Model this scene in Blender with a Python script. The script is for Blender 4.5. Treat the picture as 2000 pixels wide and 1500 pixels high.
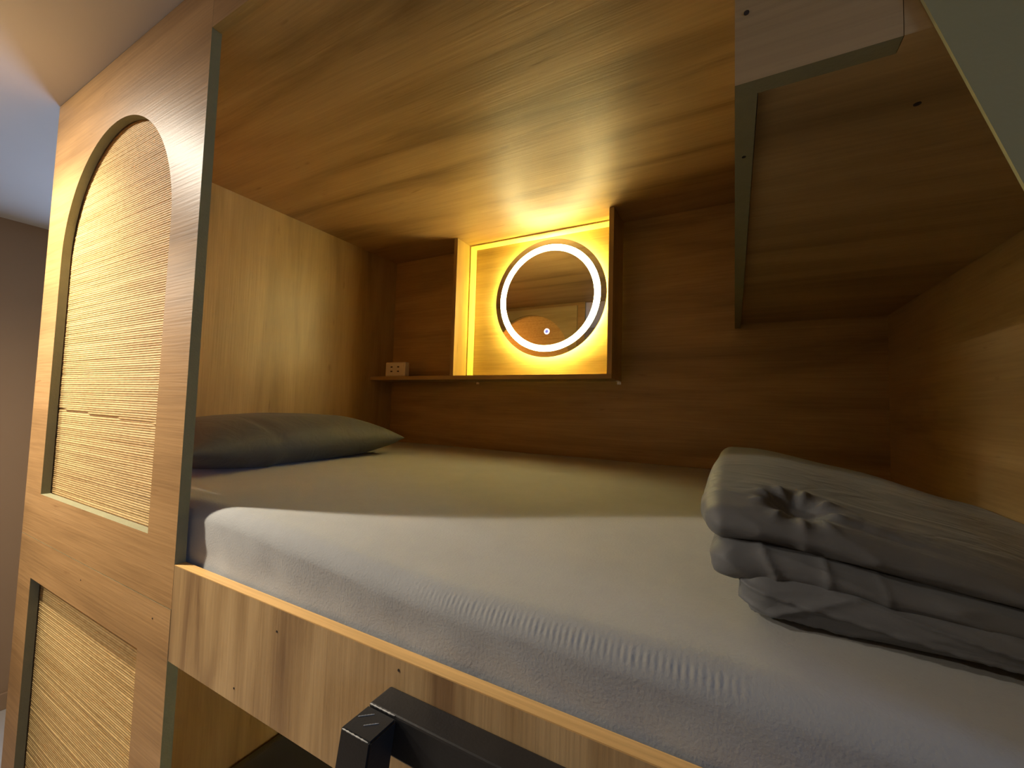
import bpy, bmesh, math, random
from mathutils import Vector, Matrix, noise as mnoise

for o in list(bpy.data.objects):
    bpy.data.objects.remove(o, do_unlink=True)
S = bpy.context.scene
COL = S.collection
random.seed(7)
ZC = 1.55            # eye height above the floor: builders below give z relative to the eye

# ---------------------------------------------------------------- camera
cd = bpy.data.cameras.new('camera')
cd.sensor_fit = 'HORIZONTAL'; cd.sensor_width = 36.0
cd.lens = 810.44 * 36.0 / 2000.0
cd.clip_start = 0.01; cd.clip_end = 50
cam = bpy.data.objects.new('camera', cd); COL.objects.link(cam)
RM = [[8.81128268e-01, 4.71997129e-01, 2.88389552e-02],
      [5.17771378e-04, 6.00231009e-02, -9.98196854e-01],
      [-4.72877053e-01, 8.79554397e-01, 5.26436644e-02]]
rx, dn, fw = [Vector(r) for r in RM]
m3 = Matrix((rx, -dn, -fw)).transposed()
cam.matrix_world = Matrix.Translation((0, 0, ZC)) @ m3.to_4x4()
S.camera = cam

# ---------------------------------------------------------------- world, exposure
w = bpy.data.worlds.new('world'); S.world = w; w.use_nodes = True
w.node_tree.nodes['Background'].inputs[0].default_value = (0.55, 0.7, 1.0, 1)
w.node_tree.nodes['Background'].inputs[1].default_value = 0.3
S.view_settings.view_transform = 'Standard'; S.view_settings.look = 'None'
S.view_settings.gamma = 1.0; S.view_settings.use_curve_mapping = False
S.view_settings.exposure = 0.0
S.cycles.use_denoising = True
S.cycles.max_bounces = 8; S.cycles.diffuse_bounces = 6

SPOT_W = 125.0        # corridor spotlight
DOWN_W = 84.0        # beam of the ceiling downlight
LAMP_L = 520.0        # its diffuser
LED_L = 42.0          # mirror ring
HALO_L = 100.0         # strip behind the mirror
WIN_L = (14.0, 17.0)   # daylight panes: far end, near end

# ---------------------------------------------------------------- materials
def lin(r, g, b):
    f = lambda c: (c / 255 / 12.92) if c / 255 <= 0.04045 else ((c / 255 + 0.055) / 1.055) ** 2.4
    return (f(r), f(g), f(b), 1)

def new_mat(name):
    m = bpy.data.materials.new(name); m.use_nodes = True
    nt = m.node_tree
    return m, nt, nt.nodes['Principled BSDF'], nt.nodes, nt.links

def plain(name, col, rough=0.5, metal=0.0, spec=0.5, var=0.06, vscale=12, bump=0.0, bscale=200):
    m, nt, p, N, L = new_mat(name)
    tc = N.new('ShaderNodeTexCoord')
    nz = N.new('ShaderNodeTexNoise'); nz.inputs['Scale'].default_value = vscale; nz.inputs['Detail'].default_value = 4
    L.new(tc.outputs['Object'], nz.inputs['Vector'])
    mx = N.new('ShaderNodeMix'); mx.data_type = 'RGBA'
    mx.inputs[6].default_value = tuple(c * (1 - var) for c in col[:3]) + (1,)
    mx.inputs[7].default_value = tuple(min(1, c * (1 + var)) for c in col[:3]) + (1,)
    L.new(nz.outputs['Fac'], mx.inputs[0]); L.new(mx.outputs[2], p.inputs['Base Color'])
    p.inputs['Roughness'].default_value = rough; p.inputs['Metallic'].default_value = metal
    p.inputs['Specular IOR Level'].default_value = spec
    if bump:
        n2 = N.new('ShaderNodeTexNoise'); n2.inputs['Scale'].default_value = bscale; n2.inputs['Detail'].default_value = 3
        L.new(tc.outputs['Object'], n2.inputs['Vector'])
        b = N.new('ShaderNodeBump'); b.inputs['Strength'].default_value = bump; b.inputs['Distance'].default_value = 0.002
        L.new(n2.outputs['Fac'], b.inputs['Height']); L.new(b.outputs['Normal'], p.inputs['Normal'])
    return m

def wood(name, grain='X', c0=(128, 102, 66), c1=(167, 136, 93), c2=(187, 156, 111), off=0.0, rough=0.36, contrast=0.8, blotch=1.0, fibre=1.0, spec=0.5):
    """melamine oak: long soft streaks, fine fibres, small flecks"""
    m, nt, p, N, L = new_mat(name)
    tc = N.new('ShaderNodeTexCoord')
    def mapped(along, across):
        mp = N.new('ShaderNodeMapping')
        sc = [across] * 3; sc['XYZ'.index(grain)] = along
        mp.inputs['Scale'].default_value = sc; mp.inputs['Location'].default_value = (off, off * 1.7, off * 0.6)
        L.new(tc.outputs['Object'], mp.inputs['Vector']); return mp
    def nz(mp, detail, dist, rough_=0.5):
        n = N.new('ShaderNodeTexNoise'); n.inputs['Scale'].default_value = 1
        n.inputs['Detail'].default_value = detail; n.inputs['Distortion'].default_value = dist
        n.inputs['Roughness'].default_value = rough_
        L.new(mp.outputs[0], n.inputs['Vector']); return n
    a = nz(mapped(1.1 * blotch, 9.0 * blotch), 5, 0.7, 0.55)
    f = nz(mapped(5, 190), 3, 0.2)
    k = nz(mapped(10, 60), 2, 0.3)
    cr = N.new('ShaderNodeValToRGB')
    e = cr.color_ramp.elements
    e[0].position = 0.5 - 0.2 / contrast; e[0].color = lin(*c0)
    e[1].position = 0.5 + 0.2 / contrast; e[1].color = lin(*c2)
    e2 = e.new(0.49); e2.color = lin(*c1)
    L.new(a.outputs['Fac'], cr.inputs['Fac'])
    mul = N.new('ShaderNodeMix'); mul.data_type = 'RGBA'; mul.blend_type = 'MULTIPLY'; mul.inputs[0].default_value = 1
    r2 = N.new('ShaderNodeValToRGB'); r2.color_ramp.elements[0].position = 0.3; r2.color_ramp.elements[0].color = tuple(1 - q * fibre for q in (0.18, 0.2, 0.22)) + (1,)
    r2.color_ramp.elements[1].position = 0.62; r2.color_ramp.elements[1].color = (1.05, 1.05, 1.05, 1)
    L.new(f.outputs['Fac'], r2.inputs['Fac'])
    L.new(cr.outputs[0], mul.inputs[6]); L.new(r2.outputs[0], mul.inputs[7])
    mul2 = N.new('ShaderNodeMix'); mul2.data_type = 'RGBA'; mul2.blend_type = 'MULTIPLY'; mul2.inputs[0].default_value = 1
    r3 = N.new('ShaderNodeValToRGB'); r3.color_ramp.elements[0].position = 0.20; r3.color_ramp.elements[0].color = (0.72, 0.66, 0.6, 1)
    r3.color_ramp.elements[1].position = 0.30; r3.color_ramp.elements[1].color = (1, 1, 1, 1)
    L.new(k.outputs['Fac'], r3.inputs['Fac'])
    L.new(mul.outputs[2], mul2.inputs[6]); L.new(r3.outputs[0], mul2.inputs[7])
    L.new(mul2.outputs[2], p.inputs['Base Color'])
    p.inputs['Roughness'].default_value = rough; p.inputs['Specular IOR Level'].default_value = spec
    b = N.new('ShaderNodeBump'); b.inputs['Strength'].default_value = 0.35; b.inputs['Distance'].default_value = 0.0012
    L.new(f.outputs['Fac'], b.inputs['Height']); L.new(b.outputs['Normal'], p.inputs['Normal'])
    return m

def fabric(name, col, rough=0.85, sheen=0.3, bump=0.35, bscale=420, var=0.12, crease=0.0):
    m, nt, p, N, L = new_mat(name)
    tc = N.new('ShaderNodeTexCoord')
    n1 = N.new('ShaderNodeTexNoise'); n1.inputs['Scale'].default_value = 9; n1.inputs['Detail'].default_value = 8
    n1.inputs['Roughness'].default_value = 0.7
    n2 = N.new('ShaderNodeTexNoise'); n2.inputs['Scale'].default_value = bscale; n2.inputs['Detail'].default_value = 3
    for n in (n1, n2): L.new(tc.outputs['Object'], n.inputs['Vector'])
    mx = N.new('ShaderNodeMix'); mx.data_type = 'RGBA'
    mx.inputs[6].default_value = tuple(c * (1 - var) for c in col[:3]) + (1,)
    mx.inputs[7].default_value = tuple(c * (1 + var) for c in col[:3]) + (1,)
    L.new(n1.outputs['Fac'], mx.inputs[0]); L.new(mx.outputs[2], p.inputs['Base Color'])
    p.inputs['Roughness'].default_value = rough; p.inputs['Sheen Weight'].default_value = sheen
    p.inputs['Specular IOR Level'].default_value = 0.25
    b = N.new('ShaderNodeBump'); b.inputs['Strength'].default_value = bump; b.inputs['Distance'].default_value = 0.0015
    L.new(n2.outputs['Fac'], b.inputs['Height']); L.new(b.outputs['Normal'], p.inputs['Normal'])
    if crease:                                   # soft creases of crumpled cotton
        mp = N.new('ShaderNodeMapping'); mp.inputs['Scale'].default_value = (7, 16, 22)
        L.new(tc.outputs['Object'], mp.inputs['Vector'])
        n3 = N.new('ShaderNodeTexNoise'); n3.inputs['Scale'].default_value = 1; n3.inputs['Detail'].default_value = 2
        n3.inputs['Distortion'].default_value = 1.2
        L.new(mp.outputs[0], n3.inputs['Vector'])
        ab = N.new('ShaderNodeMath'); ab.operation = 'PINGPONG'; ab.inputs[1].default_value = 0.22
        L.new(n3.outputs['Fac'], ab.inputs[0])
        b2 = N.new('ShaderNodeBump'); b2.inputs['Strength'].default_value = crease; b2.inputs['Distance'].default_value = 0.03
        L.new(ab.outputs[0], b2.inputs['Height']); L.new(b.outputs['Normal'], b2.inputs['Normal'])
        L.new(b2.outputs['Normal'], p.inputs['Normal'])
    return m

def emit(name, col, strength):
    m, nt, p, N, L = new_mat(name)
    p.inputs['Base Color'].default_value = (0.8, 0.8, 0.8, 1)
    p.inputs['Emission Color'].default_value = col; p.inputs['Emission Strength'].default_value = strength
    return m

def rattan_mat(name):
    m, nt, p, N, L = new_mat(name)
    tc = N.new('ShaderNodeTexCoord')
    def nz(sx, sz, d):
        mp = N.new('ShaderNodeMapping'); mp.inputs['Scale'].default_value = (sx, 1, sz)
        L.new(tc.outputs['Object'], mp.inputs['Vector'])
        n = N.new('ShaderNodeTexNoise'); n.inputs['Scale'].default_value = 1; n.inputs['Detail'].default_value = d
        L.new(mp.outputs[0], n.inputs['Vector']); return n
    a = nz(3.0, 120, 3); b_ = nz(60, 160, 2)
    ad = N.new('ShaderNodeMath'); ad.operation = 'MULTIPLY_ADD'; ad.inputs[1].default_value = 0.45
    L.new(b_.outputs['Fac'], ad.inputs[0]); 
    sc = N.new('ShaderNodeMath'); sc.operation = 'MULTIPLY'; sc.inputs[1].default_value = 0.6
    L.new(a.outputs['Fac'], sc.inputs[0]); L.new(sc.outputs[0], ad.inputs[2])
    cr = N.new('ShaderNodeValToRGB'); e = cr.color_ramp.elements
    e[0].position = 0.36; e[0].color = lin(168, 136, 82); e[1].position = 0.62; e[1].color = lin(212, 182, 124)
    L.new(ad.outputs[0], cr.inputs['Fac']); L.new(cr.outputs[0], p.inputs['Base Color'])
    p.inputs['Roughness'].default_value = 0.55
    tr = N.new('ShaderNodeBsdfTranslucent'); tr.inputs[0].default_value = lin(225, 140, 50)
    ms = N.new('ShaderNodeMixShader'); ms.inputs[0].default_value = 0.25
    L.new(p.outputs[0], ms.inputs[1]); L.new(tr.outputs[0], ms.inputs[2])
    L.new(ms.outputs[0], N['Material Output'].inputs['Surface'])
    return m

M = {}
M['front'] = wood('oak_front', 'X', c0=(128, 97, 61), c1=(165, 128, 84), c2=(183, 146, 101), off=0.3, rough=0.45, spec=0.30, fibre=0.7, contrast=0.6)
M['front_v'] = wood('oak_rail', 'Z', off=2.1, c0=(132, 102, 68), contrast=1.15, blotch=1.7, fibre=0.5, rough=0.45)
M['inner_x'] = wood('oak_inner_x', 'X', c0=(132, 108, 71), c1=(172, 145, 100), c2=(193, 166, 120), off=4.4, blotch=1.2, fibre=0.6, contrast=0.7)
M['inner_z'] = wood('oak_inner_z', 'Z', c0=(132, 108, 71), c1=(172, 145, 100), c2=(193, 166, 120), off=6.2, fibre=0.3, contrast=0.62)
M['inner_y'] = wood('oak_inner_y', 'Y', c0=(132, 108, 71), c1=(172, 145, 100), c2=(193, 166, 120), off=7.7, fibre=0.6, contrast=0.7)
M['ceil'] = wood('oak_ceiling', 'X', off=8.5, c0=(114, 88, 52), rough=0.43, fibre=0.4)
M['box'] = wood('oak_box', 'X', c0=(132, 108, 71), c1=(172, 145, 100), c2=(193, 166, 120), off=11.3, fibre=0.5)
M['edge'] = wood('oak_edging', 'X', off=13.3, c0=(210, 164, 100), c1=(224, 180, 114), c2=(232, 190, 126))
M['mdf'] = plain('green_mdf', lin(128, 124, 92), 0.8, var=0.12, vscale=35, bump=0.3, bscale=260)
M['olive'] = plain('olive_board', lin(158, 153, 108), 0.75, var=0.1, vscale=9, bump=0.15, bscale=120)
M['rattan'] = rattan_mat('woven_rattan')
M['batten'] = wood('led_lightened_batten', 'Z', off=15, c0=(215, 190, 130), c1=(226, 202, 145), c2=(235, 214, 160), rough=0.5)  # pale cream tone puts the LED glow on the niche strips into their colour
M['sheet'] = fabric('grey_sheet', (0.325, 0.327, 0.318), bump=0.4, bscale=300, var=0.16)
M['duvet'] = fabric('slate_duvet', (0.135, 0.14, 0.152), sheen=0.12, rough=0.55, bump=0.12, var=0.06, crease=0.2)
M['pillow'] = fabric('slate_pillowcase', (0.085, 0.086, 0.085), sheen=0.1, rough=0.65, bump=0.12, var=0.06, crease=0.12)
M['lowsheet'] = fabric('charcoal_sheet', (0.02, 0.02, 0.021))
M['black'] = plain('black_steel', (0.016, 0.016, 0.017, 1), 0.38, var=0.2, vscale=60, bump=0.1, bscale=300)
M['weld'] = plain('scuffed_weld', (0.34, 0.34, 0.33, 1), 0.5, metal=0.2, var=0.3, vscale=300)
M['chrome'] = plain('bright_zinc', (0.75, 0.73, 0.7, 1), 0.25, metal=1.0)
M['screw'] = plain('dark_screw', (0.03, 0.02, 0.015, 1), 0.5)
M['mirror'] = plain('mirror_glass', (0.86, 0.85, 0.83, 1), 0.02, metal=1.0, var=0.01)
M['can'] = plain('grey_housing', (0.35, 0.35, 0.34, 1), 0.5)
M['ring'] = emit('led_ring', (1.0, 0.88, 0.40, 1), LED_L)
M['halo'] = emit('led_halo', (1.0, 0.82, 0.10, 1), HALO_L)
M['btnw'] = emit('button_white', (0.85, 0.9, 1, 1), 1.2)
M['btnb'] = emit('button_blue', (0.08, 0.2, 0.9, 1), 0.8)
M['plastic'] = plain('ivory_plastic', lin(214, 205, 190), 0.4, var=0.02)
M['hole'] = plain('socket_dark', (0.02, 0.015, 0.01, 1), 0.7)
M['ceiling'] = plain('ceiling_paint', lin(212, 204, 190), 0.9, var=0.03, vscale=3, bump=0.05)
M['taupe'] = plain('taupe_paint', lin(138, 110, 82), 0.8, var=0.04, vscale=4, bump=0.05)
M['opp'] = plain('warm_paint', lin(128, 106, 78), 0.8, var=0.04, vscale=4)
M['floor'] = plain('floor_tile', lin(165, 158, 150), 0.25, var=0.08, vscale=5)
M['frame'] = plain('window_frame_paint', lin(200, 200, 198), 0.4)
M['day'] = emit('daylight_pane', (0.36, 0.56, 1.0, 1), WIN_L[0])
M['day2'] = emit('daylight_pane_near', (0.36, 0.56, 1.0, 1), WIN_L[1])
M['lamp'] = emit('lamp_diffuser', (1.0, 0.90, 0.74, 1), LAMP_L)

# ---------------------------------------------------------------- builders
def link(name, me, parent=None, loc=(0, 0, 0)):
    o = bpy.data.objects.new(name, me); COL.objects.link(o)
    o.location = loc
    if parent is not None: o.parent = parent
    return o

def tag(o, label=None, cat=None, group=None, kind=None):
    if label: o['label'] = label
    if cat: o['category'] = cat
    if group: o['group'] = group
    if kind: o['kind'] = kind
    return o

def thing(name, loc, label, cat, group=None, kind=None):
    o = bpy.data.objects.new(name, None); COL.objects.link(o)
    o.location = (loc[0], loc[1], loc[2] + ZC); o.empty_display_size = 0.1
    return tag(o, label, cat, group, kind)

def mesh(name, verts, faces, mats, parent=None, fmat=None, smooth=False, origin=None):
    """verts in eye-relative world space; origin = centre of the bounds unless given"""
    vs = [(v[0], v[1], v[2] + ZC) for v in verts]
    if origin is None:
        lo = [min(v[i] for v in vs) for i in range(3)]; hi = [max(v[i] for v in vs) for i in range(3)]
        og = [(lo[i] + hi[i]) / 2 for i in range(3)]
    else:
        og = (origin[0], origin[1], origin[2] + ZC)
    me = bpy.data.meshes.new(name)
    me.from_pydata([(v[0] - og[0], v[1] - og[1], v[2] - og[2]) for v in vs], [], faces)
    for k in (mats if isinstance(mats, (list, tuple)) else [mats]): me.materials.append(M[k])
    bm = bmesh.new(); bm.from_mesh(me)
    bmesh.ops.recalc_face_normals(bm, faces=bm.faces)
    bm.to_mesh(me); bm.free()
    if fmat:
        for i, p in enumerate(me.polygons): p.material_index = fmat(i, p)
    if smooth:
        for p in me.polygons: p.use_smooth = True
    loc = og if parent is None else [og[i] - parent.matrix_basis.translation[i] - (parent.parent.matrix_basis.translation[i] if parent.parent else 0) for i in range(3)]
    return link(name, me, parent, loc)

def box(name, x0, x1, y0, y1, z0, z1, mats, parent=None, bevel=0.0, fmat=None, seg=2):
    v = [(x, y, z) for x in (x0, x1) for y in (y0, y1) for z in (z0, z1)]
    f = [(0, 1, 3, 2), (4, 6, 7, 5), (0, 4, 5, 1), (2, 3, 7, 6), (0, 2, 6, 4), (1, 5, 7, 3)]
    o = mesh(name, v, f, mats, parent, fmat)
    if bevel:
        bm = bmesh.new(); bm.from_mesh(o.data)
        bmesh.ops.bevel(bm, geom=bm.edges[:], offset=bevel, segments=seg, affect='EDGES', profile=0.5)
        bm.to_mesh(o.data); bm.free()
    return o

def by_normal(*rules):
    """rules: (axis, sign or 0, material index); default 0"""
    def fm(i, p):
        n = p.normal
        for ax, sg, mi in rules:
            if abs(n[ax]) > 0.7 and (sg == 0 or n[ax] * sg > 0): return mi
        return 0
    return fm
RAW_SIDES = by_normal((0, 0, 1), (2, 0, 1))       # veneered faces, raw green core on the cut edges

def disc_pts(cx, y, cz, r, n=96):
    return [(cx + r * math.cos(2 * math.pi * i / n), y, cz + r * math.sin(2 * math.pi * i / n)) for i in range(n)]

def ring_solid(name, cx, cz, r0, r1, y0, y1, mats, parent, n=96, fmat=None):
    """annulus (or disc when r0 = 0) with thickness, facing -Y"""
    v = disc_pts(cx, y0, cz, r1, n) + disc_pts(cx, y1, cz, r1, n)
    f = [(i, (i + 1) % n, n + (i + 1) % n, n + i) for i in range(n)]
    if r0 > 0:
        v += disc_pts(cx, y0, cz, r0, n) + disc_pts(cx, y1, cz, r0, n)
        for i in range(n):
            j = (i + 1) % n
            f += [(2 * n + i, 2 * n + j, 3 * n + j, 3 * n + i), (i, j, 2 * n + j, 2 * n + i), (n + i, n + j, 3 * n + j, 3 * n + i)]
    else:
        f += [tuple(range(n)), tuple(range(n, 2 * n))]
    return mesh(name, v, f, mats, parent, fmat)

# ---------------------------------------------------------------- setting
ZF, ZT = -1.55, 0.846
XW0, XW1, YW0, YW1 = -3.15, 2.4, -1.05, 2.3
tag(box('floor', XW0, XW1, YW0, YW1, ZF - 0.05, ZF, 'floor'), kind='structure')
tag(box('ceiling', XW0, XW1, YW0, YW1, ZT, ZT + 0.05, 'ceiling'), kind='structure')
tag(box('wall_front', XW0, XW1, YW0 - 0.05, YW0, ZF, ZT, 'opp'), kind='structure')
tag(box('wall_back', XW0, XW1, YW1, YW1 + 0.05, ZF, ZT, 'opp'), kind='structure')
tag(box('wall_left', XW0 - 0.05, XW0, YW0, YW1, ZF, ZT, 'taupe'), kind='structure')
tag(box('wall_right', XW1, XW1 + 0.05, YW0, YW1, ZF, ZT, 'opp'), kind='structure')
tag(box('baseboard_left', XW0, XW0 + 0.012, YW0, YW1, ZF, ZF + 0.08, 'taupe', bevel=0.003), kind='structure')

def window(name, x, sgn, y0, y1, z0, z1, day):
    """daylight window on an end wall, facing sgn along X"""
    root = thing(name, (x, (y0 + y1) / 2, z0), None, None, kind='structure')
    t = 0.05; xa, xb = sorted((x, x + sgn * 0.03))
    for a in ((y0 - t, y0, z0 - t, z1 + t), (y1, y1 + t, z0 - t, z1 + t), (y0, y1, z0 - t, z0), (y0, y1, z1, z1 + t)):
        box('window_frame', xa, xb, *a, 'frame', root, bevel=0.004)
    ym = (y0 + y1) / 2
    box('mullion', xa, xb, ym - 0.015, ym + 0.015, z0, z1, 'frame', root)
    pa, pb = sorted((x + sgn * 0.004, x + sgn * 0.010))
    box('pane', pa, pb, y0, ym - 0.015, z0, z1, day, root); box('pane', pa, pb, ym + 0.015, y1, z0, z1, day, root)
window('window_1', XW0, 1, 1.15, 2.05, -0.7, 0.55, 'day')
window('window_2', XW1, -1, -0.75, -0.25, 0.0, 0.6, 'day2')

# ---------------------------------------------------------------- bunk pod
YF, YB = 0.40, 0.418                    # front and back of the 18 mm facade boards
XO = -0.912                             # left edge of the sleeping opening
XL, XR, YBK, ZCB = -1.58, 0.404, 1.612, 0.735
XS = -1.762                             # left end of the unit
XE = 0.86                               # right end of the facade
pod = thing('bunk_pod', (-0.6, 1.0, ZF), 'two-tier oak-veneer sleeping pod with an arched rattan front panel', 'bunk bed')

# upper front panel with the arched cut-out
AX0, AX1, AZ0 = -1.640, -1.024, -0.273
AR = (AX1 - AX0) / 2; ACX = (AX0 + AX1) / 2; ASP = 0.67 - AR
ZS = -0.392                             # seam between upper and lower front boards
def arch_board(name, x0, x1, z0, z1, y0, y1, mats, parent, n=56):
    v, f, kinds = [], [], []
    xs = [AX0 + (AX1 - AX0) * (0.5 - 0.5 * math.cos(math.pi * i / n)) for i in range(n + 1)]
    zs = [ASP + math.sqrt(max(0, AR * AR - (x - ACX) ** 2)) for x in xs]
    def quad(a, b, c, d, k):
        i = len(v); v.extend([a, b, c, d]); f.append((i, i + 1, i + 2, i + 3)); kinds.append(k)
    for y in (y0, y1):
        quad((x0, y, z0), (AX0, y, z0), (AX0, y, z1), (x0, y, z1), 0)
        quad((AX1, y, z0), (x1, y, z0), (x1, y, z1), (AX1, y, z1), 0)
        quad((AX0, y, z0), (AX1, y, z0), (AX1, y, AZ0), (AX0, y, AZ0), 0)
        for i in range(n):
            quad((xs[i], y, zs[i]), (xs[i + 1], y, zs[i + 1]), (xs[i + 1], y, z1), (xs[i], y, z1), 0)
    for i in range(n):
        quad((xs[i], y0, zs[i]), (xs[i + 1], y0, zs[i + 1]), (xs[i + 1], y1, zs[i + 1]), (xs[i], y1, zs[i]), 1)
    for x in (AX0, AX1): quad((x, y0, AZ0), (x, y1, AZ0), (x, y1, ASP), (x, y0, ASP), 1)
    quad((AX0, y0, AZ0), (AX1, y0, AZ0), (AX1, y1, AZ0), (AX0, y1, AZ0), 1)
    quad((x1, y0, z0), (x1, y1, z0), (x1, y1, z1), (x1, y0, z1), 1)
    quad((x0, y0, z0), (x0, y1, z0), (x0, y1, z1), (x0, y0, z1), 1)
    quad((x0, y0, z0), (x1, y0, z0), (x1, y1, z0), (x0, y1, z0), 1)
    quad((x0, y0, z1), (x1, y0, z1), (x1, y1, z1), (x0, y1, z1), 1)
    o = mesh(name, v, f, mats, parent)
    bm = bmesh.new(); bm.from_mesh(o.data)
    bmesh.ops.remove_doubles(bm, verts=bm.verts, dist=1e-5); bmesh.ops.recalc_face_normals(bm, faces=bm.faces)
    bm.to_mesh(o.data); bm.free()
    for p in o.data.polygons: p.material_index = 0 if abs(p.normal.y) > 0.9 else 1
    return o
panel = arch_board('arched_front_panel', XS, XO, ZS, ZT - 0.001, YF, YB, ('front', 'mdf'), pod)
panel['label'] = 'tall oak front panel with an arched opening'
# inner plate with the same arch, seen in the mirror
arch_board('inner_arch_plate', -1.70, -0.965, -0.20, 0.712, YB + 0.007, YB + 0.016, ('inner_x', 'mdf'), pod)

def strands(name, outline, z0, z1, y, parent, pitch=0.0053, seed=1):
    """woven screen: one half-round strand per row; outline(z) -> (x0, x1)"""
    rnd = random.Random(seed)
    v, f = [], []
    n = int((z1 - z0) / pitch); r = pitch * 0.5
    for i in range(n):
        zc = z0 + (i + 0.5) * pitch
        xa, xb = outline(zc)
        if xb - xa < 0.01: continue
        m = max(3, int((xb - xa) / 0.022)); yo = rnd.uniform(-0.0004, 0.0004); tilt = rnd.uniform(-0.0004, 0.0004)
        rr = r * rnd.uniform(1.04, 1.16)
        prev = None
        for k in range(m + 1):
            x = xa + (xb - xa) * k / m
            gap = 0.0022 if (seed == 3 and abs(zc + 0.045 + 0.02 * (k / m)) < pitch * 0.5) else 0.0
            wz = zc + tilt * (k / m - 0.5) + 0.0006 * mnoise.noise((x * 6, zc * 40, seed))
            wy = y + yo + gap + 0.0006 * math.sin(k * math.pi + i * math.pi)
            row = []
            for a in (0, 0.32, 0.68, 1):
                t = math.pi * a
                row.append(len(v)); v.append((x, wy - rr * 0.5 * math.sin(t), wz - rr * math.cos(t)))
            if prev:
                for q in range(3): f.append((prev[q], row[q], row[q + 1], prev[q + 1]))
            prev = row
    o = mesh(name, v, f, 'rattan', parent, smooth=True)
    o['label'] = 'golden woven rattan screen'; o['kind'] = 'stuff'
    return o
def arch_outline(z):
    hw = AR + 0.012 if z < ASP else math.sqrt(max(0, (AR + 0.012) ** 2 - (z - ASP) ** 2))
    return ACX - hw, ACX + hw
strands('rattan_screen', arch_outline, AZ0 - 0.012, 0.68, YB + 0.004, pod, seed=3)
# lower board with a rectangular inset
LX0, LX1, LZ1 = -1.662, -1.033, -0.497
lowx1 = -0.9135
def frame_board(name, x0, x1, z0, z1, hx0, hx1, hz0, hz1, y0, y1, mats, parent):
    v, f = [], []
    def quad(a, b, c, d):
        i = len(v); v.extend([a, b, c, d]); f.append((i, i + 1, i + 2, i + 3))
    for y in (y0, y1):
        for (a, b, c, d) in ((x0, hx0, z0, z1), (hx1, x1, z0, z1), (hx0, hx1, z0, hz0), (hx0, hx1, hz1, z1)):
            quad((a, y, c), (b, y, c), (b, y, d), (a, y, d))
    for (a, b, c, d) in ((hx0, hx1, hz0, hz1), (x0, x1, z0, z1)):
        for x in (a, b): quad((x, y0, c), (x, y1, c), (x, y1, d), (x, y0, d))
        for z in (c, d): quad((a, y0, z), (b, y0, z), (b, y1, z), (a, y1, z))
    o = mesh(name, v, f, mats, parent)
    for p in o.data.polygons: p.material_index = 0 if abs(p.normal.y) > 0.9 else 1
    return o
frame_board('lower_front_panel', XS, lowx1, ZF, ZS - 0.0012, LX0, LX1, -1.44, LZ1, YF, YB, ('front', 'mdf'), pod)
strands('rattan_screen', lambda z: (LX0 - 0.01, LX1 + 0.01), -1.45, LZ1 + 0.01, YB + 0.004, pod, seed=5)

# header over the opening, bed rail, cap edging
box('header_board', XO + 0.0006, 0.0, YF, YB, 0.731, ZT - 0.001, ('front', 'inner_x'), pod, fmat=by_normal((2, -1, 1)))
rail = box('guard_rail', XO + 0.001, XE, YF, YB, -0.483, -0.3125, ('front_v', 'front_v'), pod)
box('edge_banding', XO + 0.001, XE, YF, YB, -0.3125, -0.311, 'edge', pod)
# pod shell
T = 0.018
box('end_panel', XL - T, XL, YB + 0.0065, YBK, -0.42, ZCB, 'inner_z', pod)
box('back_panel', XL - T, XR + T, YBK, YBK + T, ZF, ZT - 0.001, 'inner_x', pod)
box('roof_panel', XL - T, XR + T, YB, YBK, ZCB, ZCB + T, 'ceil', pod)
box('end_panel', XR, XR + T, YB, YBK, -0.42, ZCB, 'inner_y', pod)
box('bed_deck', XL - T, XR + T, YB, YBK, -0.46, -0.42, 'inner_x', pod)
box('unit_side', XS, XS + T, YB, YBK + T, ZF, ZT - 0.001, 'inner_z', pod)
box('lower_end_panel', XL - T, XL, YB + 0.0065, YBK, ZF, -0.46, 'inner_z', pod)
box('lower_end_panel', XR, XR + T, YB, YBK, ZF, -0.46, 'inner_z', pod)
box('right_post', XE - 0.4, XE, YF, YB, ZF, -0.483, 'front', pod)
box('lower_deck', XL, XR, YB, YBK, -1.47, -1.44, 'inner_x', pod)
# nail heads on the front boards
for (x, z) in ((-0.98, -0.425), (-1.33, -0.43), (-0.60, -0.345), (-0.28, -0.365), (-0.36, -0.325), (-0.16, -0.37), (-0.70, -0.46)):
    ring_solid('nail_head', x, z, 0, 0.0016, YF - 0.0006, YF + 0.001, 'screw', pod, n=10)

# ---------------------------------------------------------------- overhead box on the right
BZ = 0.288
ob = thing('overhead_box', (0.2, 1.0, BZ), 'dark overhead box hanging from the pod roof at the right', 'cabinet')
box('front_board', 0.0, 0.1125, YF, YB, BZ, ZT - 0.001, ('box', 'mdf', 'edge'), ob, fmat=by_normal((0, -1, 2), (2, 0, 1)))
box('front_board', 0.113, XE, YF, YB, BZ, ZT - 0.001, ('box', 'box'), ob)
box('side_board', 0.0, T, YB, YBK - 0.001, BZ, ZCB - 0.001, ('box', 'mdf'), ob, fmat=by_normal((2, 0, 1)))
box('bottom_board', T + 0.0015, XR - 0.001, YB + 0.0015, YBK - 0.001, BZ + 0.014, BZ + 0.032, 'box', ob)
for (x, y, z) in ((0.009, 0.404, 0.352), ): ring_solid('screw_head', x, z, 0, 0.0022, YF - 0.0006, YF + 0.001, 'screw', ob, n=12)
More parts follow.
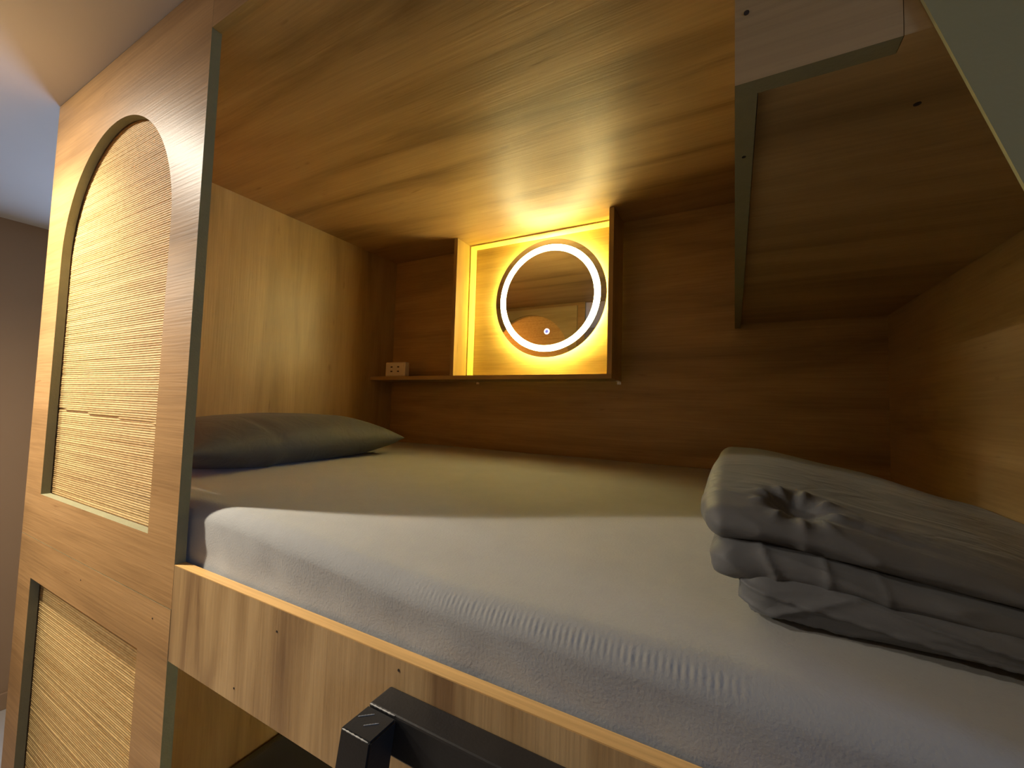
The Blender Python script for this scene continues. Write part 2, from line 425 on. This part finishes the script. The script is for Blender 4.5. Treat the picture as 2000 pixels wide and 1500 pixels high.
def under_screw(x, y, z, parent, r=0.002):
    n = 12; v = [(x + r * math.cos(2 * math.pi * i / n), y + r * math.sin(2 * math.pi * i / n), zz) for zz in (z - 0.0006, z + 0.001) for i in range(n)]
    mesh('screw_head', v, [tuple(range(n)), tuple(range(n, 2 * n))] + [(i, (i + 1) % n, n + (i + 1) % n, n + i) for i in range(n)], 'screw', parent)
under_screw(0.009, 0.52, BZ, ob); under_screw(0.155, 0.52, BZ + 0.014, ob, 0.003)

# slanting raw board on the right of the opening
def slant():
    a = [(-0.0437, ZT - 0.002), (0.3153, -0.3105), (0.80, -0.3105), (0.80, ZT - 0.002)]
    v = [(x, y, z) for y in (YF - 0.0036, YF - 0.0006) for x, z in a]
    f = [(0, 1, 2, 3), (4, 5, 6, 7)] + [(i, (i + 1) % 4, 4 + (i + 1) % 4, 4 + i) for i in range(4)]
    o = mesh('slanted_board', v, f, 'olive')
    tag(o, 'olive green raw board with a slanted edge at the upper right', 'board')
slant()

# ---------------------------------------------------------------- shelf with mirror niche
SZ0, SZ1, SY = 0.107, 0.1245, 1.464
sh = thing('wall_shelf', (-0.98, YBK, SZ0), 'oak wall shelf with two uprights framing the mirror niche', 'shelf')
NXL, NXR = -1.08, -0.404
box('shelf_board', XL + 0.001, NXR + T, SY, YBK - 0.001, SZ0, SZ1, 'inner_x', sh, bevel=0.0008)
box('upright', NXL - T, NXL, SY, YBK - 0.001, SZ1, ZCB - 0.001, 'inner_z', sh, bevel=0.0008)
box('upright', NXR, NXR + T, SY, YBK - 0.001, SZ1, ZCB - 0.001, 'inner_z', sh, bevel=0.0008)
box('corner_batten', NXL + 0.0002, NXL + 0.006, 1.562, YBK - 0.002, SZ1 + 0.0005, ZCB - 0.007, 'batten', sh)
box('corner_batten', NXL + 0.0002, NXR - 0.0005, 1.562, YBK - 0.002, ZCB - 0.0065, ZCB - 0.0012, 'batten', sh)

def bracket(x, label):
    b = thing('corner_bracket', (x, YBK - 0.02, SZ0 - 0.03), label, 'bracket', 'metal brackets under the shelf')
    box('plate', x - 0.008, x + 0.008, YBK - 0.0022, YBK - 0.0004, SZ0 - 0.013, SZ0 - 0.0005, 'chrome', b, bevel=0.0005)
    box('plate', x - 0.008, x + 0.008, YBK - 0.04, YBK - 0.0022, SZ0 - 0.0025, SZ0 - 0.0005, 'chrome', b, bevel=0.0005)
    ring_solid('screw_head', x, SZ0 - 0.007, 0, 0.0035, YBK - 0.0042, YBK - 0.0021, 'chrome', b, n=14)
    under_screw_c(x, YBK - 0.025, SZ0 - 0.0035, b)
def under_screw_c(x, y, z, parent, r=0.0035):
    n = 14; v = [(x + r * math.cos(2 * math.pi * i / n), y + r * math.sin(2 * math.pi * i / n), zz) for zz in (z - 0.001, z + 0.0012) for i in range(n)]
    mesh('screw_head', v, [tuple(range(n)), tuple(range(n, 2 * n))] + [(i, (i + 1) % n, n + (i + 1) % n, n + i) for i in range(n)], 'chrome', parent)
bracket(-1.045, 'small metal bracket under the shelf below the left side of the mirror')
bracket(-0.395, 'small metal bracket under the right end of the shelf')

# surface socket
ol = thing('power_outlet', (-1.42, 1.49, SZ1), 'ivory double power outlet standing on the shelf', 'outlet')
oy = SY + 0.004
box('outlet_body', -1.484, -1.360, oy, oy + 0.03, SZ1, SZ1 + 0.067, 'plastic', ol, bevel=0.004)
fp = box('face_plate', -1.476, -1.368, oy - 0.002, oy + 0.002, SZ1 + 0.005, SZ1 + 0.062, 'plastic', ol, bevel=0.0015)
for cx in (-1.443, -1.401):
    for dz in (-0.0105, 0.0105):
        box('pin_hole', cx - 0.006, cx + 0.006, oy - 0.0026, oy - 0.0019, SZ1 + 0.0335 + dz - 0.003, SZ1 + 0.0335 + dz + 0.003, 'hole', fp)

# round backlit mirror
def led_mirror(cx, cz, label):
    t = thing('round_mirror', (cx, YBK - 0.03, cz - 0.25), label, 'mirror')
    yf = YBK - 0.036
    ring_solid('rear_housing', cx, cz, 0, 0.205, yf + 0.0055, YBK - 0.0005, 'can', t)
    ring_solid('halo_strip', cx, cz, 0.2052, 0.2085, yf + 0.010, YBK - 0.004, 'halo', t)
    ring_solid('mirror_rim', cx, cz, 0.2262, 0.25, yf, yf + 0.005, 'mirror', t)
    ring_solid('light_ring', cx, cz, 0.2008, 0.226, yf + 0.0006, yf + 0.0046, 'ring', t)
    ring_solid('mirror_glass', cx, cz, 0, 0.2004, yf, yf + 0.005, 'mirror', t)
    b = ring_solid('touch_button', cx, cz - 0.142, 0.0068, 0.0125, yf - 0.0012, yf + 0.0002, 'btnw', t, n=32)
    ring_solid('button_dot', cx, cz - 0.142, 0, 0.0066, yf - 0.0012, yf + 0.0002, 'btnb', b, n=24)
led_mirror(-0.690, 0.456, 'round mirror with a glowing light ring above the shelf')
led_mirror(-0.12, -0.76, 'unseen round lit mirror added to light the lower bunk')  # out of view, added for the yellow glow on the lower end panel

# ---------------------------------------------------------------- mattress
def smooth(a, b, x):
    t = min(1, max(0, (x - a) / (b - a))); return t * t * (3 - 2 * t)
def mz(x, y):
    """height of the sheet: the front sinks towards the right"""
    return -0.198 - (0.004 + 0.030 * smooth(-0.85, -0.25, x)) * smooth(0.85, 0.45, y)
def mattress():
    xs = []; x = XL + 0.004
    while x < XR - 0.004:
        xs.append(x)
        x += 0.0012 if -0.46 < x < 0.04 else 0.008
    xs.append(XR - 0.004)
    zt, yf, R = -0.198, 0.4235, 0.034
    prof = []                                    # (y, z, t) t: 0 top .. 1 front
    for i in range(46):
        y = YBK - 0.006 + (yf + R - (YBK - 0.006)) * i / 45
        prof.append((y, zt, 0))
    zr = zt
    for i in range(1, 19):
        a = math.pi / 2 * i / 18
        prof.append((yf + R - R * math.sin(a), zr - R + R * math.cos(a), i / 18))
    for i in range(1, 15):
        prof.append((yf + 0.0, zr - R - (0.42 - abs(zr - R) - 0.001) * i / 14, 1 + i / 14))
    v, f = [], []
    P = len(prof)
    for x in xs:
        ex = min(1, (x - xs[0]) / 0.03); ex2 = min(1, (xs[-1] - x) / 0.03)
        for (y, z, t) in prof:
            n1 = mnoise.noise((x * 3.2, y * 3.2, 0.3)) * 0.004 * min(1, (0.9 if t == 0 else 1))
            dz = n1 + (mz(x, y) - zt) * (1 if t <= 1 else 2 - t) - 0.012 * (1 - min(ex, ex2)) ** 2
            dy = 0
            g = math.exp(-((t - 0.55) / 0.16) ** 2) if t > 0 else (math.exp(-((0.0 - 0.55) / 0.16) ** 2) * smooth(0.53, 0.48, y))
            if g > 0.01:
                env = smooth(-0.44, -0.22, x) * smooth(0.03, -0.02, x)
                ph = 2 * math.pi * x / 0.0070 + 1.4 * mnoise.noise((x * 25, 0, 4))
                w_ = (math.sin(ph) * 0.00030 + 0.0004 * mnoise.noise((x * 160, t * 3, 0))) * env * g
                dy -= w_; dz += w_
            if t > 0.8:
                q = smooth(0.8, 1.3, t) * smooth(1.9, 1.35, t)
                dy += q * (0.0015 + 0.004 * mnoise.noise((x * 9, z * 14, 2.0)) + 0.003 * mnoise.noise((x * 22 + z * 30, z * 30, 7)))
            v.append((x, max(YB + 0.001, y + dy), z + dz))
    for i in range(len(xs) - 1):
        for j in range(P - 1):
            f.append((i * P + j, (i + 1) * P + j, (i + 1) * P + j + 1, i * P + j + 1))
    # close ends, bottom and back
    n = len(v)
    v += [(xs[0], YBK - 0.006, -0.4195), (xs[-1], YBK - 0.006, -0.4195)]
    f.append(tuple(range(P)) + (n,)); f.append(tuple((len(xs) - 1) * P + j for j in range(P)) + (n + 1,))
    f.append(tuple(i * P for i in range(len(xs))) + (n + 1, n))
    f.append(tuple(i * P + P - 1 for i in range(len(xs))) + (n + 1, n))
    o = mesh('mattress', v, f, 'sheet', None, smooth=True)
    tag(o, 'thick mattress in a fitted grey sheet on the upper bunk', 'mattress')
mattress()
def rbox(name, x0, x1, y0, y1, z0, z1, r, mat, parent=None, n=(40, 40, 10), disp=None, label=None, cat=None):
    """rounded slab from a subdivided box, optional displacement disp(p, n) -> p"""
    h = ((x1 - x0) / 2, (y1 - y0) / 2, (z1 - z0) / 2); c = ((x0 + x1) / 2, (y0 + y1) / 2, (z0 + z1) / 2)
    r = (r, r, r) if not isinstance(r, tuple) else r
    verts, idx, faces = [], {}, []
    def vert(i, j, k):
        key = (i, j, k)
        if key not in idx:
            q = [(-1 + 2 * i / n[0]) * h[0], (-1 + 2 * j / n[1]) * h[1], (-1 + 2 * k / n[2]) * h[2]]
            inner = [h[a] - r[a] for a in range(3)]
            cl = [max(-inner[a], min(inner[a], q[a])) for a in range(3)]
            d = Vector([(q[a] - cl[a]) / r[a] for a in range(3)])
            nl = d.normalized() if d.length > 0 else Vector((0, 0, 0))
            m_ = max(abs(d.x), abs(d.y), abs(d.z))
            if d.length > 0: d = nl * m_
            p = [cl[a] + d[a] * r[a] + c[a] for a in range(3)]
            idx[key] = len(verts); verts.append((Vector(p), nl))
        return idx[key]
    for a in range(3):
        b, e = [q for q in range(3) if q != a]
        for s in (0, n[a]):
            for i in range(n[b]):
                for j in range(n[e]):
                    qd = []
                    for (di, dj) in ((0, 0), (1, 0), (1, 1), (0, 1)):
                        k = [0, 0, 0]; k[a] = s; k[b] = i + di; k[e] = j + dj
                        qd.append(vert(*k))
                    faces.append(tuple(qd))
    vs = [tuple(disp(p, nl) if disp else p) for p, nl in verts]
    o = mesh(name, vs, faces, mat, parent, smooth=True)
    if label: tag(o, label, cat)
    return o
rbox('mattress', XL + 0.006, XR - 0.006, 0.44, YBK - 0.006, -1.438, -1.29, 0.04, 'lowsheet', n=(30, 30, 10),
     label='dark mattress on the lower bunk under the bed rail', cat='mattress')

# ---------------------------------------------------------------- pillow
def pillow():
    cx, cy, cz = -1.350, 0.870, -0.140; a, b, T_ = 0.218, 0.365, 0.092
    n, m = 56, 80; v, f = [], []
    def pt(u, w, s):
        # corners drawn out, sides pulled in
        px = a * u * (1 - 0.07 * (1 - w * w)) ; py = b * w * (1 - 0.05 * (1 - u * u))
        e = max(0.0, (1 - abs(u) ** 2.6)) * max(0.0, (1 - abs(w) ** 3.2))
        th = T_ * e ** 0.48
        z = th if s > 0 else -th * 0.78
        cr = (abs(u * w)) ** 3
        wr = 0.006 * mnoise.noise((u * 2.2, w * 3, s)) * e + 0.004 * cr
        # crease near the front
        wr -= 0.010 * math.exp(-((w + 0.55 - 0.2 * u) / 0.05) ** 2) * math.exp(-((u - 0.75) / 0.25) ** 2)
        wr += 0.003 * math.sin(20 * w + 6 * u) * math.exp(-((abs(u) - 0.97) / 0.12) ** 2) * e ** 0.3
        return (cx + px, cy + py, max(cz + z + wr, -0.1965 + 0.002 * abs(u)))
    for s in (1, -1):
        base = len(v)
        for i in range(n + 1):
            for j in range(m + 1):
                u = math.sin(math.pi / 2 * (-1 + 2 * i / n)); w = math.sin(math.pi / 2 * (-1 + 2 * j / m))
                v.append(pt(u, w, s))
        for i in range(n):
            for j in range(m):
                k = base + i * (m + 1) + j
                f.append((k, k + m + 1, k + m + 2, k + 1))
    o = mesh('pillow', v, f, 'pillow', None, smooth=True)
    bm = bmesh.new(); bm.from_mesh(o.data); bmesh.ops.remove_doubles(bm, verts=bm.verts, dist=2e-4)
    bmesh.ops.recalc_face_normals(bm, faces=bm.faces); bm.to_mesh(o.data); bm.free()
    tag(o, 'plump dark grey pillow at the left end of the mattress', 'pillow')
pillow()

# ---------------------------------------------------------------- folded duvet
dv = thing('folded_duvet', (0.2, 0.8, -0.2), 'folded slate grey duvet heaped at the right end of the mattress', 'duvet')
def duvet():
    # heights below are above the sheet; the sheet's own sag is added afterwards
    def settle(q):
        k = 1 - 0.26 * smooth(0.02, 0.22, q.x) - 0.42 * smooth(0.18, 0.40, q.x)
        q.x = min(q.x, XR - 0.003)
        q.z = mz(q.x, q.y) + max(0.0045, q.z * k + 0.004)
        return q
    def pleats(seed, front):
        def d(p, nl):
            q = p.copy()
            fr = smooth(front + 0.10, front + 0.01, p.y); le = smooth(0.22, 0.0, p.x)
            a = mnoise.noise((p.x * 6 + seed, p.y * 5, p.z * 14)) * 0.004
            w_ = 2.2 * mnoise.noise((p.x * 9 + seed, p.z * 20, 1))
            a += 0.0042 * (1 - abs(math.sin((62 * p.x + 22 * p.z if seed > 3 else 34 * p.x - 85 * p.z) + 0.5 * w_))) ** 3 * le * fr
            r1 = 1 - abs(mnoise.noise((p.x * 5 + seed, (p.z + 0.10 * p.x) * 60, seed)))
            a += (r1 ** 6 - 0.3) * 0.0050 * fr
            q += nl * a
            return settle(q)
        return d
    def top(p, nl):
        q = p.copy()
        a = mnoise.noise((p.x * 5, p.y * 4, 9)) * 0.003
        fr = smooth(0.70, 0.60, p.y)
        a += (1 - abs(mnoise.noise((p.x * 5, p.y * 26 + p.x * 6, 3)))) ** 7 * 0.003 * fr
        dx, dy_ = p.x - 0.066, p.y - 0.606
        rr = math.hypot(dx / 0.030, dy_ / 0.028); ang = math.atan2(dy_, dx)
        if p.z > 0.075:
            a -= 0.024 * math.exp(-rr ** 2.4)
            a += 0.008 * math.exp(-((rr - 1.2) / 0.4) ** 2) * (1 - abs(math.sin(4.5 * ang + 0.6)))
            # crease trailing away to the right
            a -= 0.006 * math.exp(-((dy_ + 0.012 + 0.10 * dx) / 0.008) ** 2) * smooth(0.02, 0.05, dx) * smooth(0.16, 0.08, dx)
        q += nl * a if nl.length > 0 else Vector((0, 0, a))
        q.x += 0.010 * smooth(0.65, 1.1, p.y) * smooth(0.1, -0.05, p.x)
        return settle(q)
    rbox('bottom_fold', 0.006, XR - 0.004, 0.534, 1.10, 0.0, 0.047, (0.03, 0.024, 0.0230), 'duvet', dv, n=(130, 90, 22), disp=pleats(1.0, 0.534))
    rbox('middle_fold', -0.022, XR - 0.004, 0.545, 1.12, 0.033, 0.070, (0.022, 0.022, 0.0183), 'duvet', dv, n=(150, 90, 20), disp=pleats(5.0, 0.545))
    rbox('top_fold', -0.040, XR - 0.004, 0.556, 1.14, 0.060, 0.116, (0.028, 0.09, 0.028), 'duvet', dv, n=(170, 200, 20), disp=top)
duvet()

# ---------------------------------------------------------------- ladder
ld = thing('ladder', (-0.15, 0.36, ZF), 'black steel ladder hooked on the front of the bed rail', 'ladder')
LT = -0.346
LXR = 0.07
box('top_bar', -0.371, LXR + 0.044, 0.3645, 0.3995, LT - 0.045, LT, 'black', ld, bevel=0.0025)
def post(x0, x1):
    # square upright leaning out towards the floor
    yt0, yt1, lean = 0.3255, 0.3640, -0.20
    zt, zb = LT - 0.0015, ZF + 0.002
    v = [(x, y + (lean if z == zb else 0), z) for z in (zb, zt) for x, y in ((x0, yt0), (x1, yt0), (x1, yt1), (x0, yt1))]
    f = [(0, 1, 2, 3), (4, 5, 6, 7)] + [(i, (i + 1) % 4, 4 + (i + 1) % 4, 4 + i) for i in range(4)]
    o = mesh('side_post', v, f, 'black', ld)
    bm = bmesh.new(); bm.from_mesh(o.data)
    bmesh.ops.bevel(bm, geom=bm.edges[:], offset=0.002, segments=2, affect='EDGES'); bm.to_mesh(o.data); bm.free()
    return o
pL = post(-0.371, -0.327); pR = post(LXR, LXR + 0.044)
for i in range(4):
    z = -0.62 - 0.26 * i; s = -0.20 * (LT - z) / (LT - ZF)
    box('rung', -0.327, LXR, 0.327 + s, 0.362 + s, z - 0.02, z + 0.02, 'black', ld, bevel=0.0025)
# weld beads and scuffs on the cap
def bead(p, q, r, parent):
    p, q = Vector(p), Vector(q); d = (q - p); n = 8; m = 14
    ax = d.normalized(); s = ax.orthogonal().normalized(); t = ax.cross(s)
    v, f = [], []
    for i in range(m + 1):
        c = p + d * i / m; rr = r * (1 + 0.35 * math.sin(i * 2.4))
        if i in (0, m): rr *= 0.4
        for k in range(n):
            a = 2 * math.pi * k / n; v.append(tuple(c + (s * math.cos(a) + t * math.sin(a)) * rr))
    for i in range(m):
        for k in range(n): f.append((i * n + k, i * n + (k + 1) % n, (i + 1) * n + (k + 1) % n, (i + 1) * n + k))
    mesh('weld_bead', v, f, 'weld', parent, smooth=True)
bead((-0.369, 0.3645, LT), (-0.331, 0.3645, LT), 0.0009, ld)
bead((-0.369, 0.3262, LT - 0.003), (-0.331, 0.3262, LT - 0.003), 0.0008, ld)
bead((-0.366, 0.345, LT - 0.0012), (-0.353, 0.3565, LT - 0.0012), 0.0006, ld)
bead((-0.351, 0.3385, LT - 0.0012), (-0.339, 0.349, LT - 0.0012), 0.0006, ld)

# ---------------------------------------------------------------- corridor lamps
def lamp(x, y, label, r=0.055):
    t = thing('ceiling_lamp', (x, y, ZT - 0.05), label, 'lamp', 'corridor ceiling lamps')
    n = 32
    v = [(x + rr * math.cos(2 * math.pi * i / n), y + rr * math.sin(2 * math.pi * i / n), z) for rr, z in ((r + 0.012, ZT - 0.0005), (r + 0.012, ZT - 0.018), (r, ZT - 0.018), (r, ZT - 0.0005)) for i in range(n)]
    f = [(a * n + i, a * n + (i + 1) % n, (a + 1) * n + (i + 1) % n, (a + 1) * n + i) for a in range(3) for i in range(n)]
    mesh('lamp_ring', v, f, 'frame', t, smooth=True)
    v, f = [], []
    for a in range(9):
        ph = math.pi / 2 * a / 8
        for i in range(n):
            v.append((x + r * 0.96 * math.cos(ph) * math.cos(2 * math.pi * i / n), y + r * 0.96 * math.cos(ph) * math.sin(2 * math.pi * i / n), ZT - 0.014 - 0.016 * math.sin(ph)))
    for a in range(8):
        for i in range(n): f.append((a * n + i, a * n + (i + 1) % n, (a + 1) * n + (i + 1) % n, (a + 1) * n + i))
    mesh('diffuser', v, f, 'lamp', t, smooth=True)
    ld_ = bpy.data.lights.new('down_beam', 'SPOT'); ld_.energy = DOWN_W; ld_.color = (1.0, 0.89, 0.72)
    ld_.spot_size = math.radians(150); ld_.spot_blend = 0.7; ld_.shadow_soft_size = 0.03
    lo = bpy.data.objects.new('down_beam', ld_); COL.objects.link(lo); lo.parent = t
    lo.location = (0, 0, 0.05 - 0.034 - 0.031); lo.rotation_euler = (0, math.radians(7), 0)
LT1 = lamp(-1.65, 0.005, 'round ceiling lamp in front of the arched panel')

def spotlight(x, y, target, label):
    """track head with its own spot beam"""
    t = thing('spotlight', (x, y, ZT - 0.14), label, 'lamp')
    box('mount_plate', x - 0.05, x + 0.05, y - 0.018, y + 0.018, ZT - 0.0205, ZT - 0.0005, 'black', t, bevel=0.003)
    box('stem', x - 0.006, x + 0.006, y - 0.006, y + 0.006, ZT - 0.07, ZT - 0.0205, 'black', t)
    c = Vector((x, y, ZT - 0.09)); d = (Vector(target) - c).normalized()
    u = d.orthogonal().normalized(); w_ = d.cross(u); n = 28
    v, f = [], []
    rings = ((-0.05, 0.0005), (-0.05, 0.03), (0.05, 0.034), (0.05, 0.031), (0.035, 0.030), (0.03, 0.0005))
    for (a, r) in rings:
        for i in range(n):
            q = 2 * math.pi * i / n; v.append(tuple(c + d * a + (u * math.cos(q) + w_ * math.sin(q)) * r))
    for k in range(len(rings) - 1):
        for i in range(n): f.append((k * n + i, k * n + (i + 1) % n, (k + 1) * n + (i + 1) % n, (k + 1) * n + i))
    mesh('lamp_head', v, f, 'black', t, smooth=False)
    ld_ = bpy.data.lights.new('spot_beam', 'SPOT'); ld_.energy = SPOT_W; ld_.color = (1.0, 0.87, 0.68)
    ld_.spot_size = math.radians(45); ld_.spot_blend = 0.8; ld_.shadow_soft_size = 0.022
    lo = bpy.data.objects.new('spot_beam', ld_); COL.objects.link(lo); lo.parent = t
    p = c + d * 0.075
    lo.location = (p.x - x, p.y - y, p.z + ZC - (ZT - 0.14 + ZC)); lo.rotation_euler = d.to_track_quat('-Z', 'Y').to_euler()
spotlight(-2.62, -0.52, (-1.0, 0.4, -0.48), 'black ceiling spotlight turned towards the arched panel')
